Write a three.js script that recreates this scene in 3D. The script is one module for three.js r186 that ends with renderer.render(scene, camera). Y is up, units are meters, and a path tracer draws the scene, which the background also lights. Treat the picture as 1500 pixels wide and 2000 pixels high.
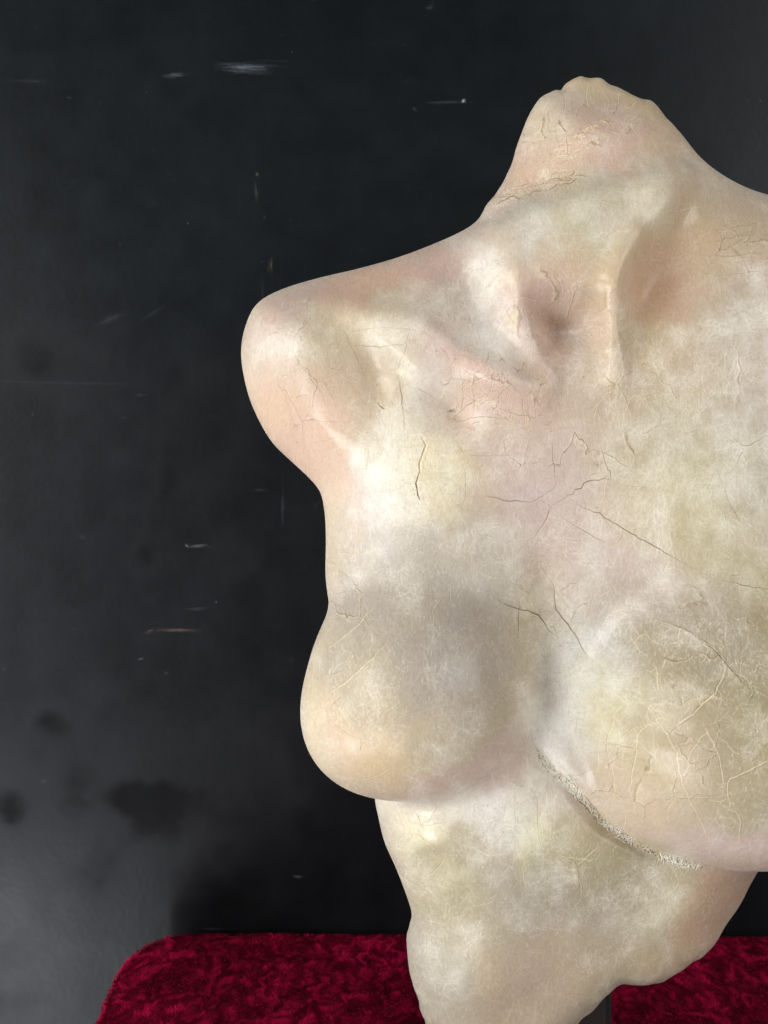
import * as THREE from 'three';
import { mergeGeometries, mergeVertices } from 'three/addons/utils/BufferGeometryUtils.js';
import { RoundedBoxGeometry } from 'three/addons/geometries/RoundedBoxGeometry.js';
import { RectAreaLightUniformsLib } from 'three/addons/lights/RectAreaLightUniformsLib.js';

// ---------------------------------------------------------------- camera, light, exposure
const FOV = 45, S = 0.00033, F = 1000 / Math.tan(FOV * Math.PI / 360), D = F * S;   // one photo pixel is S metres on the plane z = 0
const scene = new THREE.Scene();
const camera = new THREE.PerspectiveCamera(FOV, 0.75, 0.05, 20);
camera.position.set(0, 0, D);
camera.lookAt(0, 0, 0);
const renderer = new THREE.WebGLRenderer({ antialias: true });
renderer.setSize(768, 1024);
renderer.toneMapping = THREE.LinearToneMapping;
renderer.toneMappingExposure = 1.4;
renderer.shadowMap.enabled = true;
scene.background = new THREE.Color(0.2, 0.203, 0.21);
RectAreaLightUniformsLib.init();
function areaLight(name, x, y, z, tx, ty, tz, w, h, color, intensity) {
  const l = new THREE.RectAreaLight(color, intensity, w, h);
  l.name = name; l.position.set(x, y, z); l.lookAt(tx, ty, tz); scene.add(l);
  return l;
}
areaLight('side_window_light', -1.6, 0.3, 0.1, 0, 0, 0, 1.3, 1.5, new THREE.Color(1.0, 0.985, 0.97), 2.4);
areaLight('front_window_light', -2.05, 0.25, 1.8, 0.05, 0, 0, 1.5, 1.7, new THREE.Color(1.0, 0.99, 0.975), 5.4);
areaLight('right_fill_light', 1.8, 0.7, 1.75, 0.05, 0, 0, 1.5, 1.6, new THREE.Color(1.0, 0.985, 0.97), 3.4);  // unseen fill added at the front right to flatten the shading
areaLight('floor_bounce_light', -0.85, -0.9, 0.8, -0.2, -0.3, -0.3, 0.7, 0.5, new THREE.Color(0.98, 0.98, 1.0), 9);

// ---------------------------------------------------------------- small helpers
let seed = 12345;
const rnd = () => { seed = (seed * 1664525 + 1013904223) >>> 0; return seed / 4294967296; };
const gauss = () => Math.sqrt(-2 * Math.log(1 - rnd())) * Math.cos(6.2831853 * rnd());
const clamp = (x, a, b) => Math.min(b, Math.max(a, x));
const smooth = (a, b, x) => { const t = clamp((x - a) / (b - a), 0, 1); return t * t * (3 - 2 * t); };
const hash = (x, y, k) => { let h = Math.imul(x, 374761393) + Math.imul(y, 668265263) + Math.imul(k, 1442695041); h = Math.imul(h ^ (h >>> 13), 1274126177); return ((h ^ (h >>> 16)) >>> 0) / 4294967296; };
function noise(x, y, k = 0) {
  const i = Math.floor(x), j = Math.floor(y), a = x - i, b = y - j, u = a * a * (3 - 2 * a), v = b * b * (3 - 2 * b);
  return (hash(i, j, k) * (1 - u) + hash(i + 1, j, k) * u) * (1 - v) + (hash(i, j + 1, k) * (1 - u) + hash(i + 1, j + 1, k) * u) * v;
}
const fbm = (x, y, k = 0, n = 4) => { let s = 0, a = 0.5; for (let o = 0; o < n; o++) { s += a * noise(x, y, k + o); x *= 2.03; y *= 2.03; a *= 0.5; } return s / (1 - Math.pow(0.5, n)); };
const at = (px, py, z = 0) => [(px - 750) / F * (D - z), (1000 - py) / F * (D - z), z];   // a pixel and a depth to a point in metres
function tag(o, label, category, kind) { o.userData = { label }; if (category) o.userData.category = category; if (kind) o.userData.kind = kind; return o; }
function mesh(name, geometry, material, parent) {
  const m = new THREE.Mesh(geometry, material); m.name = name; m.castShadow = m.receiveShadow = true; parent.add(m); return m;
}
function tex(canvas, srgb, repeat) {
  const t = new THREE.CanvasTexture(canvas); if (srgb) t.colorSpace = THREE.SRGBColorSpace;
  t.wrapS = t.wrapT = repeat ? THREE.RepeatWrapping : THREE.ClampToEdgeWrapping; return t;
}
function canvasOf(w, h) { const c = document.createElement('canvas'); c.width = w; c.height = h; return [c, c.getContext('2d')]; }

// ---------------------------------------------------------------- the black wall panel
const WALLZ = -0.302;
{
  const N = 2048, size = 1.4, wx = (px) => ((px - 750) / F * (D - WALLZ) + size / 2) / size * N, wy = (py) => (py - 1000) / F * (D - WALLZ) / size * N + N / 2, q = (D - WALLZ) / F / size * N;
  const [c, g] = canvasOf(N, N), img = g.createImageData(N, N);
  const [rc, rg] = canvasOf(N, N), rim = rg.createImageData(N, N);
  const dark = [[290, 1580, 62, 60, 1], [255, 1560, 45, 28, .8], [20, 1575, 42, 36, .9], [140, 1565, 40, 50, .55], [100, 1412, 42, 34, .7], [160, 1470, 50, 60, .35], [400, 1570, 110, 80, .55], [450, 1460, 80, 60, .4], [190, 1690, 45, 70, .4],
    [278, 1085, 22, 26, .9], [300, 1030, 22, 60, .55], [325, 960, 24, 80, .4], [360, 880, 90, 90, .35], [60, 700, 60, 60, .5], [420, 800, 80, 120, .4], [450, 1090, 50, 40, .4], [540, 1690, 90, 70, .4], [170, 720, 70, 60, .3], [520, 1560, 60, 110, .35]];
  const bl = new Float32Array(256 * 256);
  for (let j = 0; j < 256; j++) for (let i = 0; i < 256; i++) {
    let s = 0; const X = i * 8 + 4, Y = j * 8 + 4;
    for (const [px, py, rx, ry, a] of dark) { const dx = (X - wx(px)) / (rx * q), dy = (Y - wy(py)) / (ry * q), r = dx * dx + dy * dy; if (r < 8) s += a * Math.exp(-r); }
    bl[j * 256 + i] = s;
  }
  const low = (i, j) => { const x = clamp(i / 8 - .5, 0, 254.99), y = clamp(j / 8 - .5, 0, 254.99), a = x | 0, b = y | 0, u = x - a, v = y - b, k = b * 256 + a; return (bl[k] * (1 - u) + bl[k + 1] * u) * (1 - v) + (bl[k + 256] * (1 - u) + bl[k + 257] * u) * v; };
  for (let j = 0; j < N; j++) for (let i = 0; i < N; i++) {
    const k = (j * N + i) * 4, n1 = fbm(i / 260, j / 260, 3, 3) - .5, n2 = fbm(i / 34, j / 34, 9, 3) - .5, sp = (hash(i, j, 4) - .5), streak = noise(i / 3, j / 60, 21) - .5 + (noise(i / 70, j / 3, 22) - .5);
    const d = clamp(low(i, j) * (1 + 1.4 * n2 + .5 * sp), 0, 1), t = smooth(0.25, .75, j / N);
    const v = 13 + n1 * 7 + n2 * 4 + sp * 3 + streak * .8;
    img.data[k] = clamp(v * (.72 + .28 * t) - d * 9, 2, 255); img.data[k + 1] = clamp(v * (1.0 - .04 * t) - d * 9, 2, 255); img.data[k + 2] = clamp(v * (1.16 - .04 * t) - d * 9, 2, 255); img.data[k + 3] = 255;
    const r = clamp(86 + n1 * 30 + n2 * 26 + sp * 8 + d * 70 + streak * 2, 30, 255);
    rim.data[k] = rim.data[k + 1] = rim.data[k + 2] = r; rim.data[k + 3] = 255;
  }
  g.putImageData(img, 0, 0); rg.putImageData(rim, 0, 0);
  const SM = 1024, sd = new Uint8Array(SM * SM * 4);   // greasy blots take the shine off
  for (let j = 0; j < SM; j++) for (let i = 0; i < SM; i++) { const I = i * 2, J = (SM - 1 - j) * 2, k = (j * SM + i) * 4, d = smooth(.2, .85, low(I, J) * (1 + 1.1 * (fbm(I / 34, J / 34, 9, 4) - .5) + .35 * (hash(I, J, 4) - .5))); sd[k] = sd[k + 1] = sd[k + 2] = 255; sd[k + 3] = 255 * (1 - .38 * d) * (.86 + .28 * (fbm(I / 150, J / 150, 27, 4) - .5)) ; }
  const st = new THREE.DataTexture(sd, SM, SM); st.magFilter = st.minFilter = THREE.LinearFilter; st.needsUpdate = true;
  // scuffs, scratches and paint marks on the panel
  const smear = (px, py, w, h, rot, color, a, n = 60) => {
    g.save(); g.translate(wx(px), wy(py)); g.rotate(rot); g.lineCap = 'round';
    for (let i = 0; i < n; i++) { const x = gauss() * w * .22 * q, y = gauss() * h * .3 * q, l = w * q * (.1 + .25 * rnd()); g.strokeStyle = `rgba(${color},${a * .5 * (.1 + .25 * rnd())})`; g.lineWidth = .7 + rnd() * 1.6; g.beginPath(); g.moveTo(x - l, y); g.lineTo(x + l, y + gauss()); g.stroke(); }
    g.restore();
  };
  smear(478, 133, 95, 22, 0.03, '165,172,180', .42, 90); smear(343, 147, 52, 8, -.06, '150,155,160', .4, 40);
  smear(215, 622, 60, 12, -.45, '120,125,140', .22, 40); smear(300, 610, 60, 6, -.6, '110,115,130', .1, 30); smear(840, 14, 12, 22, .3, '130,132,135', .35, 30);
  smear(388, 1067, 44, 4, 0, '170,165,168', .5, 20); smear(364, 1065, 8, 5, .4, '190,185,185', .6, 14); smear(383, 1189, 40, 5, 0, '130,125,130', .45, 18);
  smear(348, 1231, 80, 5, .02, '150,115,95', .5, 34); smear(293, 1233, 22, 7, -.35, '150,110,85', .5, 22); smear(581, 1712, 16, 5, .05, '190,185,185', .6, 14);
  smear(552, 985, 96, 3, 1.57, '135,135,145', .3, 18); smear(507, 957, 30, 4, 0, '130,130,140', .3, 12); smear(276, 1286, 14, 5, -.3, '140,145,155', .5, 12); smear(325, 1315, 10, 3, .6, '130,130,140', .4, 10);
  smear(160, 1050, 20, 10, .3, '120,118,122', .2, 16); smear(275, 772, 18, 5, -.1, '120,125,130', .35, 12); smear(240, 816, 14, 3, 0, '120,120,125', .4, 8); smear(570, 1290, 24, 9, -.3, '110,110,125', .2, 14); smear(85, 1525, 14, 4, -.2, '140,140,145', .35, 12);
  smear(503, 341, 8, 7, 1.4, '140,125,85', .7, 14); smear(501, 378, 34, 4, 1.5, '120,105,75', .45, 16); smear(528, 520, 28, 8, 1.75, '150,120,75', .5, 24); smear(516, 425, 10, 3, 1.5, '120,105,80', .4, 8); smear(512, 560, 50, 5, 1.6, '90,80,70', .25, 14);
  smear(870, 200, 90, 5, 0, '150,150,150', .16, 30); smear(905, 197, 7, 8, 1.2, '235,235,235', 1, 16); smear(808, 213, 8, 4, 0, '150,145,140', .5, 8); smear(135, 190, 12, 6, 0, '110,115,118', .35, 12); smear(55, 158, 70, 6, 0, '90,94,98', .25, 24);
  smear(620, 985, 26, 4, -.9, '120,120,125', .2, 10); smear(420, 1814, 60, 3, 0, '110,110,115', .35, 12); smear(150, 748, 260, 3, .02, '90,100,100', .2, 18);
  for (let i = 0; i < 150; i++) smear(rnd() * 1500, rnd() * 1900, 3 + rnd() * rnd() * 26, 2 + rnd() * 3, gauss() * .6, '140,140,145', .06 + .22 * rnd() * rnd(), 6);
  for (let i = 0; i < 90; i++) { g.fillStyle = `rgba(170,168,165,${.1 + .35 * rnd() * rnd()})`; g.beginPath(); g.arc(wx(rnd() * 1500), wy(rnd() * 1900), .5 + rnd() * .9, 0, 7); g.fill(); }
  g.lineCap = 'round'; g.strokeStyle = 'rgba(8,8,9,.5)'; g.lineWidth = 1.3;
  for (const [a, b, cc, d, e, f] of [[525, 1085, 570, 1060, 640, 1046], [395, 1106, 430, 1112, 490, 1110], [150, 1210, 250, 1225, 330, 1222]]) { g.beginPath(); g.moveTo(wx(a), wy(b)); g.quadraticCurveTo(wx(cc), wy(d), wx(e), wy(f)); g.stroke(); }
  // relief: roller texture and the crescent edges of old paint blisters
  const M = 1024, [bc, bg] = canvasOf(M, M), bi = bg.createImageData(M, M);
  for (let j = 0; j < M; j++) for (let i = 0; i < M; i++) { const k = (j * M + i) * 4, v = 128 + (noise(i / 2.2, j / 2.2, 31) - .5) * 16 + (noise(i / 9, j / 14, 33) - .5) * 16 + (fbm(i / 120, j / 120, 35, 2) - .5) * 60; bi.data[k] = bi.data[k + 1] = bi.data[k + 2] = v; bi.data[k + 3] = 255; }
  bg.putImageData(bi, 0, 0);
  for (const [px, py, r, a0, a1] of [[775, 85, 42, 1.9, 3.6], [618, 140, 28, 1.7, 3.9], [968, 75, 36, 1.9, 3.6], [880, 55, 38, 1.5, 2.8], [525, 90, 30, 2.4, 3.7], [428, 180, 22, 2.2, 3.6], [640, 40, 26, 2.2, 3.3]]) {
    const X = wx(px) / 2, Y = wy(py) / 2, R = r * q / 2, gr = bg.createRadialGradient(X, Y, R * .2, X, Y, R);
    gr.addColorStop(0, 'rgba(180,180,180,0)'); gr.addColorStop(.9, 'rgba(190,190,190,.5)'); gr.addColorStop(1, 'rgba(210,210,210,.9)');
    bg.fillStyle = gr; bg.beginPath(); bg.moveTo(X + R * .2, Y); bg.arc(X, Y, R, a0, a1); bg.closePath(); bg.fill();
  }
  const m = new THREE.MeshPhysicalMaterial({ map: tex(c, true), roughness: 1, roughnessMap: tex(rc, false), bumpMap: tex(bc, false), bumpScale: 0.0006, specularIntensity: 0.47, specularColor: new THREE.Color().setRGB(.9, .94, 1), specularIntensityMap: st });
  m.name = 'black_paint';
  for (const t of [m.map, m.roughnessMap, m.bumpMap, st]) t.wrapS = t.wrapT = THREE.MirroredRepeatWrapping;
  const wg = new THREE.BoxGeometry(size * 3, size * 3, 0.03), wu = wg.attributes.uv; for (let i = 0; i < wu.count; i++) wu.setXY(i, wu.getX(i) * 3 - 1, wu.getY(i) * 3 - 1);
  const w = mesh('wall', wg, m, scene);
  w.position.set(0, 0, WALLZ - 0.015);
  tag(w, 'scuffed black painted wall panel behind the torso', null, 'structure');
}

// ---------------------------------------------------------------- the torso: outline, relief and body field
const OUT = [[1072, 184], [1084, 178], [1089, 175], [1091, 182], [1095, 182], [1098, 169], [1112, 163], [1122, 157], [1135, 155], [1143, 159], [1150, 157], [1165, 157], [1190, 168], [1230, 190], [1268, 205], [1274, 210], [1300, 240], [1330, 275], [1360, 312], [1400, 345], [1450, 372], [1500, 388], [1590, 412], [1690, 455], [1780, 530], [1815, 640], [1805, 760], [1750, 880], [1715, 980], [1700, 1100],
  [1700, 1300], [1640, 1450], [1540, 1580], [1468, 1697], [1440, 1755], [1410, 1800], [1388, 1836], [1355, 1862], [1325, 1882], [1282, 1906], [1252, 1914], [1225, 1915], [1206, 1912], [1190, 1924], [1170, 1945], [1140, 1972], [1115, 2000], [1070, 2045], [1020, 2075], [940, 2085], [880, 2065], [848, 2035], [832, 2000], [814, 1945], [800, 1895], [794, 1840],
  [797, 1808], [804, 1785], [794, 1748], [772, 1690], [750, 1640], [738, 1590], [731, 1550], [728, 1450], [715, 1320], [668, 1200], [643, 1130], [638, 1060], [634, 1000], [625, 960], [600, 930], [570, 902], [530, 862], [496, 800], [479, 745], [472, 692], [480, 642], [503, 597], [550, 569], [620, 547], [700, 528], [780, 505], [850, 478],
  [900, 455], [930, 434], [944, 412], [948, 402], [962, 388], [985, 352], [990, 340], [1000, 318], [1010, 282], [1030, 232], [1052, 198]].flatMap(([x, y], i, A) => {   // rounded through its points, but straight where the rim is broken
  const p = (k) => A[(i + k + A.length) % A.length], o = [[x, y]], n = p(1);
  if (Math.hypot(n[0] - x, n[1] - y) > 24) for (const t of [.25, .5, .75]) { const c = (k) => .5 * (2 * p(0)[k] + (p(1)[k] - p(-1)[k]) * t + (2 * p(-1)[k] - 5 * p(0)[k] + 4 * p(1)[k] - p(2)[k]) * t * t + (3 * p(0)[k] - p(-1)[k] - 3 * p(1)[k] + p(2)[k]) * t * t * t); o.push([c(0), c(1)]); }
  return o;
}).map(([x, y]) => [(x - 750) * S, (1000 - y) * S]);
const GX0 = -0.115, GX1 = 0.37, GY0 = -0.385, GY1 = 0.295, GC = 0.002, GW = Math.round((GX1 - GX0) / GC) + 1, GH = Math.round((GY1 - GY0) / GC) + 1;
const edge = new Float32Array(GW * GH), high = new Float32Array(GW * GH), bump = new Float32Array(GW * GH);
{
  const bp = (x, y) => { const p = at(x, y, 0.065); return [p[0], p[1]]; }, sq = S * 0.92;
  const blob = (x, y, rx, ry, rot, a) => { const [X, Y] = bp(x, y), c = Math.cos(rot), s = Math.sin(rot); return (u, v) => { const dx = u - X, dy = -(v - Y), p = (dx * c + dy * s) / (rx * sq), r = (-dx * s + dy * c) / (ry * sq), e = p * p + r * r; return e < 9 ? a * Math.exp(-e) : 0; }; };
  const ridge = (pts, w, a) => { const P = pts.map(([x, y]) => bp(x, y)), W = w * sq; return (u, v) => {
    let best = 1e9, along = 0;
    for (let i = 0; i + 1 < P.length; i++) { const ax = P[i][0], ay = P[i][1], bx = P[i + 1][0] - ax, by = P[i + 1][1] - ay, t = clamp(((u - ax) * bx + (v - ay) * by) / (bx * bx + by * by), 0, 1), d = Math.hypot(u - ax - bx * t, v - ay - by * t); if (d < best) { best = d; along = (i + t) / (P.length - 1); } }
    const e = best / W; return e < 3 ? a * Math.exp(-e * e) * (0.35 + 0.65 * Math.sin(Math.PI * clamp(along * .9 + .05, 0, 1))) : 0; }; };
  const plate = (pts, a) => { const P = pts.map(([x, y]) => bp(x, y)); return (u, v) => {
    let d = 1e9, inside = false;
    for (let i = 0, j = P.length - 1; i < P.length; j = i++) { const ax = P[i][0], ay = P[i][1], bx = P[j][0] - ax, by = P[j][1] - ay, t = clamp(((u - ax) * bx + (v - ay) * by) / (bx * bx + by * by), 0, 1); d = Math.min(d, Math.hypot(u - ax - bx * t, v - ay - by * t)); if ((ay > v) !== (P[j][1] > v) && u < bx * (v - ay) / by + ax) inside = !inside; }
    return a * smooth(-.014, .013, inside ? d : -d); }; };
  const parts = [
    blob(1130, 950, 330, 300, 0, .008),
    plate([[945, 405], [1350, 315], [1290, 430], [1235, 490], [1195, 575], [1120, 598], [1005, 588], [965, 530]], .014), blob(1110, 470, 120, 90, 0, .005), ridge([[985, 540], [1020, 630], [1062, 705], [1075, 740]], 26, .009), ridge([[1240, 480], [1198, 560], [1192, 640], [1198, 740]], 30, .013), ridge([[1352, 335], [1300, 420], [1240, 485]], 34, .006),
    blob(1086, 645, 40, 54, .25, -.018), blob(1140, 650, 38, 46, 0, -.009), blob(1285, 555, 58, 110, .5, -.016), blob(918, 590, 46, 90, -.35, -.013),
    blob(1150, 300, 140, 40, 0, .002),
    ridge([[1045, 770], [960, 730], [870, 670], [770, 615], [650, 590]], 40, .011), blob(975, 745, 80, 40, .4, .006),
    blob(878, 800, 52, 34, .6, -.015), blob(733, 740, 28, 55, -.15, -.006), ridge([[700, 625], [790, 690], [870, 755]], 34, .009),
    blob(575, 680, 95, 110, 0, .013), blob(650, 860, 60, 60, 0, .004),
    ridge([[1200, 740], [1330, 670], [1500, 605], [1650, 580]], 50, .004), blob(1430, 520, 90, 60, .3, -.003),
    blob(1060, 1320, 40, 210, 0, -.010), ridge([[1040, 1462], [1090, 1512], [1135, 1562], [1190, 1614], [1268, 1660], [1372, 1692], [1450, 1700]], 18, -.006), blob(822, 1635, 58, 48, .4, .006), blob(1050, 1700, 160, 120, 0, .006), blob(1360, 1790, 70, 60, -.6, .004), blob(960, 1930, 110, 90, 0, .007), blob(820, 1800, 30, 40, 0, -.004),
  ];
  const d0 = new Float32Array(GW * GH);
  for (let j = 0; j < GH; j++) for (let i = 0; i < GW; i++) {
    const x = GX0 + i * GC, y = GY0 + j * GC; let d = 1e9, inside = false;
    for (let a = 0, b = OUT.length - 1; a < OUT.length; b = a++) {
      const [x1, y1] = OUT[a], [x2, y2] = OUT[b], ex = x2 - x1, ey = y2 - y1, t = clamp(((x - x1) * ex + (y - y1) * ey) / (ex * ex + ey * ey), 0, 1);
      d = Math.min(d, Math.hypot(x - x1 - ex * t, y - y1 - ey * t));
      if ((y1 > y) !== (y2 > y) && x < ex * (y - y1) / ey + x1) inside = !inside;
    }
    const py = 1000 - y / S, rag = (smooth(300, 210, py) + smooth(1750, 1850, py)) * (fbm(x * 160, y * 160, 40, 3) - .5) * .0034;
    d0[j * GW + i] = (inside ? d : -d) + rag;
  }
  const tmp = new Float32Array(GW * GH), soft = new Float32Array(GW * GH);
  for (let j = 0; j < GH; j++) for (let i = 0; i < GW; i++) {
    const k = j * GW + i, py = 1000 - (GY0 + j * GC) / S, W = 0.062 - 0.054 * smooth(330, 200, py) - .03 * smooth(1740, 1900, py);
    edge[k] = 1 - Math.min(d0[k] / W, 1); soft[k] = clamp(edge[k], 0, 1.3);
    high[k] = 0.066 - 0.016 * smooth(700, 250, py) - 0.036 * smooth(320, 170, py) - 0.024 * smooth(1550, 1930, py);
  }
  for (let pass = 0; pass < 14; pass++) { for (let j = 1; j < GH - 1; j++) for (let i = 1; i < GW - 1; i++) { const k = j * GW + i; tmp[k] = .25 * soft[k] + .125 * (soft[k - 1] + soft[k + 1] + soft[k - GW] + soft[k + GW]) + .0625 * (soft[k - GW - 1] + soft[k - GW + 1] + soft[k + GW - 1] + soft[k + GW + 1]); } soft.set(tmp); }
  for (let j = 0; j < GH; j++) for (let i = 0; i < GW; i++) {
    const k = j * GW + i, x = GX0 + i * GC, y = GY0 + j * GC, m = smooth(.004, .03, d0[k]) * smooth(180, 330, 1000 - y / S); let b = 0;
    edge[k] = edge[k] * (1 - m) + soft[k] * m;
    if (d0[k] > 0) for (const p of parts) b += p(x, y);
    { const [nx, ny] = [bp(950, 412), bp(1360, 318)], ex = ny[0] - nx[0], ey = ny[1] - nx[1], L = Math.hypot(ex, ey), up = (-(x - nx[0]) * ey + (y - nx[1]) * ex) / L, al = ((x - nx[0]) * ex + (y - nx[1]) * ey) / L / L; b -= (.0042 - .003 * clamp(al, 0, 1)) * smooth(-.003, .009, up) * smooth(.1, .05, up) ; }
    bump[k] = b * smooth(0, .022, d0[k]);
  }
}
const bil = (A, x, y) => { const u = clamp((x - GX0) / GC, 0, GW - 1.001), v = clamp((y - GY0) / GC, 0, GH - 1.001), i = u | 0, j = v | 0, a = u - i, b = v - j, k = j * GW + i; return (A[k] * (1 - a) + A[k + 1] * a) * (1 - b) + (A[k + GW] * (1 - a) + A[k + GW + 1] * a) * b; };
const ell = (px, py, z, rx, ry, rz, rot = 0) => { const [X, Y] = at(px, py, z); return [X, Y, z, rx, ry, rz, Math.cos(rot), Math.sin(rot)]; };
const swell = [[ell(812, 1352, .058, .0665, .064, .062, .25), .014], [ell(838, 1190, .036, .052, .075, .046, -.1), .035], [ell(712, 1420, .066, .031, .031, .034, .3), .022], [ell(1455, 1400, .050, .102, .090, .084, -.15), .012], [ell(1420, 1180, .040, .075, .08, .050, .1), .035]];
const ellipsoid = (e, x, y, z) => {
  const dx = x - e[0], dy = y - e[1], a = (dx * e[6] + dy * e[7]) / e[3], b = (-dx * e[7] + dy * e[6]) / e[4], c = (z - e[2]) / e[5], k0 = Math.sqrt(a * a + b * b + c * c), k1 = Math.sqrt((a / e[3]) ** 2 + (b / e[4]) ** 2 + (c / e[5]) ** 2);
  return k1 < 1e-6 ? -Math.min(e[3], e[4], e[5]) : k0 * (k0 - 1) / k1;
};
const smin = (a, b, k) => { const h = Math.max(k - Math.abs(a - b), 0) / k; return Math.min(a, b) - h * h * k * .25; };
function fieldAt(x, y, z, e, h, b) {
  const q = z - b * clamp(z / .03 + .4, 0, 1), c = q > 0 ? q / h : q / (h * .36 + .004), r = Math.sqrt((e > 0 ? e * e : 0) + c * c);
  let f = (r - 1) * .055;
  if (y < .05 && y > -.30) for (const [o, k] of swell) f = smin(f, ellipsoid(o, x, y, z), k);
  return f;
}
const body = (x, y, z) => fieldAt(x, y, z, bil(edge, x, y), bil(high, x, y), bil(bump, x, y));

function surfaceNets(C) {
  const Z0 = -.05, Z1 = .15, nx = Math.round((GX1 - GX0) / C), ny = Math.round((GY1 - GY0) / C), nz = Math.round((Z1 - Z0) / C), f = new Float32Array(nx * ny * nz), A = nx, B = nx * ny;
  for (let j = 0; j < ny; j++) for (let i = 0; i < nx; i++) { const x = GX0 + i * C, y = GY0 + j * C, e = bil(edge, x, y), h = bil(high, x, y), b = bil(bump, x, y); for (let k = 0; k < nz; k++) f[k * B + j * A + i] = fieldAt(x, y, Z0 + k * C, e, h, b); }
  const id = new Int32Array(nx * ny * nz).fill(-1), pos = [], E = [[0, 1], [2, 3], [4, 5], [6, 7], [0, 2], [1, 3], [4, 6], [5, 7], [0, 4], [1, 5], [2, 6], [3, 7]], v = new Float64Array(8);
  for (let k = 0; k < nz - 1; k++) for (let j = 0; j < ny - 1; j++) for (let i = 0; i < nx - 1; i++) {
    const o = k * B + j * A + i; let m = 0;
    for (let c = 0; c < 8; c++) { v[c] = f[o + (c & 1) + (c >> 1 & 1) * A + (c >> 2) * B]; if (v[c] < 0) m |= 1 << c; }
    if (m === 0 || m === 255) continue;
    let x = 0, y = 0, z = 0, n = 0;
    for (const [a, b] of E) if ((v[a] < 0) !== (v[b] < 0)) { const t = v[a] / (v[a] - v[b]); x += (a & 1) + t * ((b & 1) - (a & 1)); y += (a >> 1 & 1) + t * ((b >> 1 & 1) - (a >> 1 & 1)); z += (a >> 2) + t * ((b >> 2) - (a >> 2)); n++; }
    id[o] = pos.length / 3; pos.push(GX0 + (i + x / n) * C, GY0 + (j + y / n) * C, Z0 + (k + z / n) * C);
  }
  const idx = [], quad = (a, b, c, d, flip) => { if (a < 0 || b < 0 || c < 0 || d < 0) return; if (flip) idx.push(a, c, b, a, d, c); else idx.push(a, b, c, a, c, d); };
  for (let k = 1; k < nz - 1; k++) for (let j = 1; j < ny - 1; j++) for (let i = 1; i < nx - 1; i++) {
    const o = k * B + j * A + i, s = f[o] < 0;
    if (s !== (f[o + 1] < 0)) quad(id[o - A - B], id[o - B], id[o], id[o - A], !s);
    if (s !== (f[o + A] < 0)) quad(id[o - 1 - B], id[o - 1], id[o], id[o - B], !s);
    if (s !== (f[o + B] < 0)) quad(id[o - 1 - A], id[o - A], id[o], id[o - 1], !s);
  }
  const g = new THREE.BufferGeometry(); g.setAttribute('position', new THREE.Float32BufferAttribute(pos, 3)); g.setIndex(idx);
  return g;
}
const torsoGeo = surfaceNets(0.002);
{ // even the mesh out a little, then unfold it: straight across the front, folded outwards round the rim
  const p = torsoGeo.attributes.position, n = p.count, ix = torsoGeo.index.array;
  for (let pass = 0; pass < 3; pass++) {
    const s = new Float32Array(n * 3), w = new Float32Array(n);
    for (let t = 0; t < ix.length; t += 3) for (let a = 0; a < 3; a++) { const u = ix[t + a], v = ix[t + (a + 1) % 3]; for (let c = 0; c < 3; c++) { s[u * 3 + c] += p.array[v * 3 + c]; s[v * 3 + c] += p.array[u * 3 + c]; } w[u]++; w[v]++; }
    for (let i = 0; i < n; i++) for (let c = 0; c < 3; c++) p.array[i * 3 + c] = p.array[i * 3 + c] * .5 + .5 * s[i * 3 + c] / w[i];
  }
}
const UX0 = -0.15, UX1 = 0.405, UY0 = -0.385, UY1 = 0.295;
const uvOf = (x, y, z) => [((x + (x < .13 ? 1 : -1) * Math.min(0, z)) - UX0) / (UX1 - UX0), (y - UY0) / (UY1 - UY0)];
{
  const p = torsoGeo.attributes.position, uv = new Float32Array(p.count * 2);
  for (let i = 0; i < p.count; i++) { const [u, v] = uvOf(p.getX(i), p.getY(i), p.getZ(i)); uv[i * 2] = u; uv[i * 2 + 1] = v; }
  torsoGeo.setAttribute('uv', new THREE.BufferAttribute(uv, 2)); torsoGeo.computeVertexNormals();
}
// where a line of sight through a pixel of the photograph meets the torso: used to place marks on it
function hit(px, py) {
  let z = .148, step = .004, p, last = z;
  for (; z > -.03; z -= step) { p = at(px, py, z); if (body(...p) < 0) break; last = z; }
  if (z <= -.03) return at(px, py, 0);
  for (let i = 0; i < 8; i++) { const m = (z + last) / 2; if (body(...at(px, py, m)) < 0) z = m; else last = m; }
  return at(px, py, z);
}
const TN = 2048, TX = TN / (UX1 - UX0), TY = TN / (UY1 - UY0);
const paintAt = (px, py) => { const [u, v] = uvOf(...hit(px, py)); return [u * TN, (1 - v) * TN]; };

const lips = [];   // cracks whose one side stands up
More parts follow.
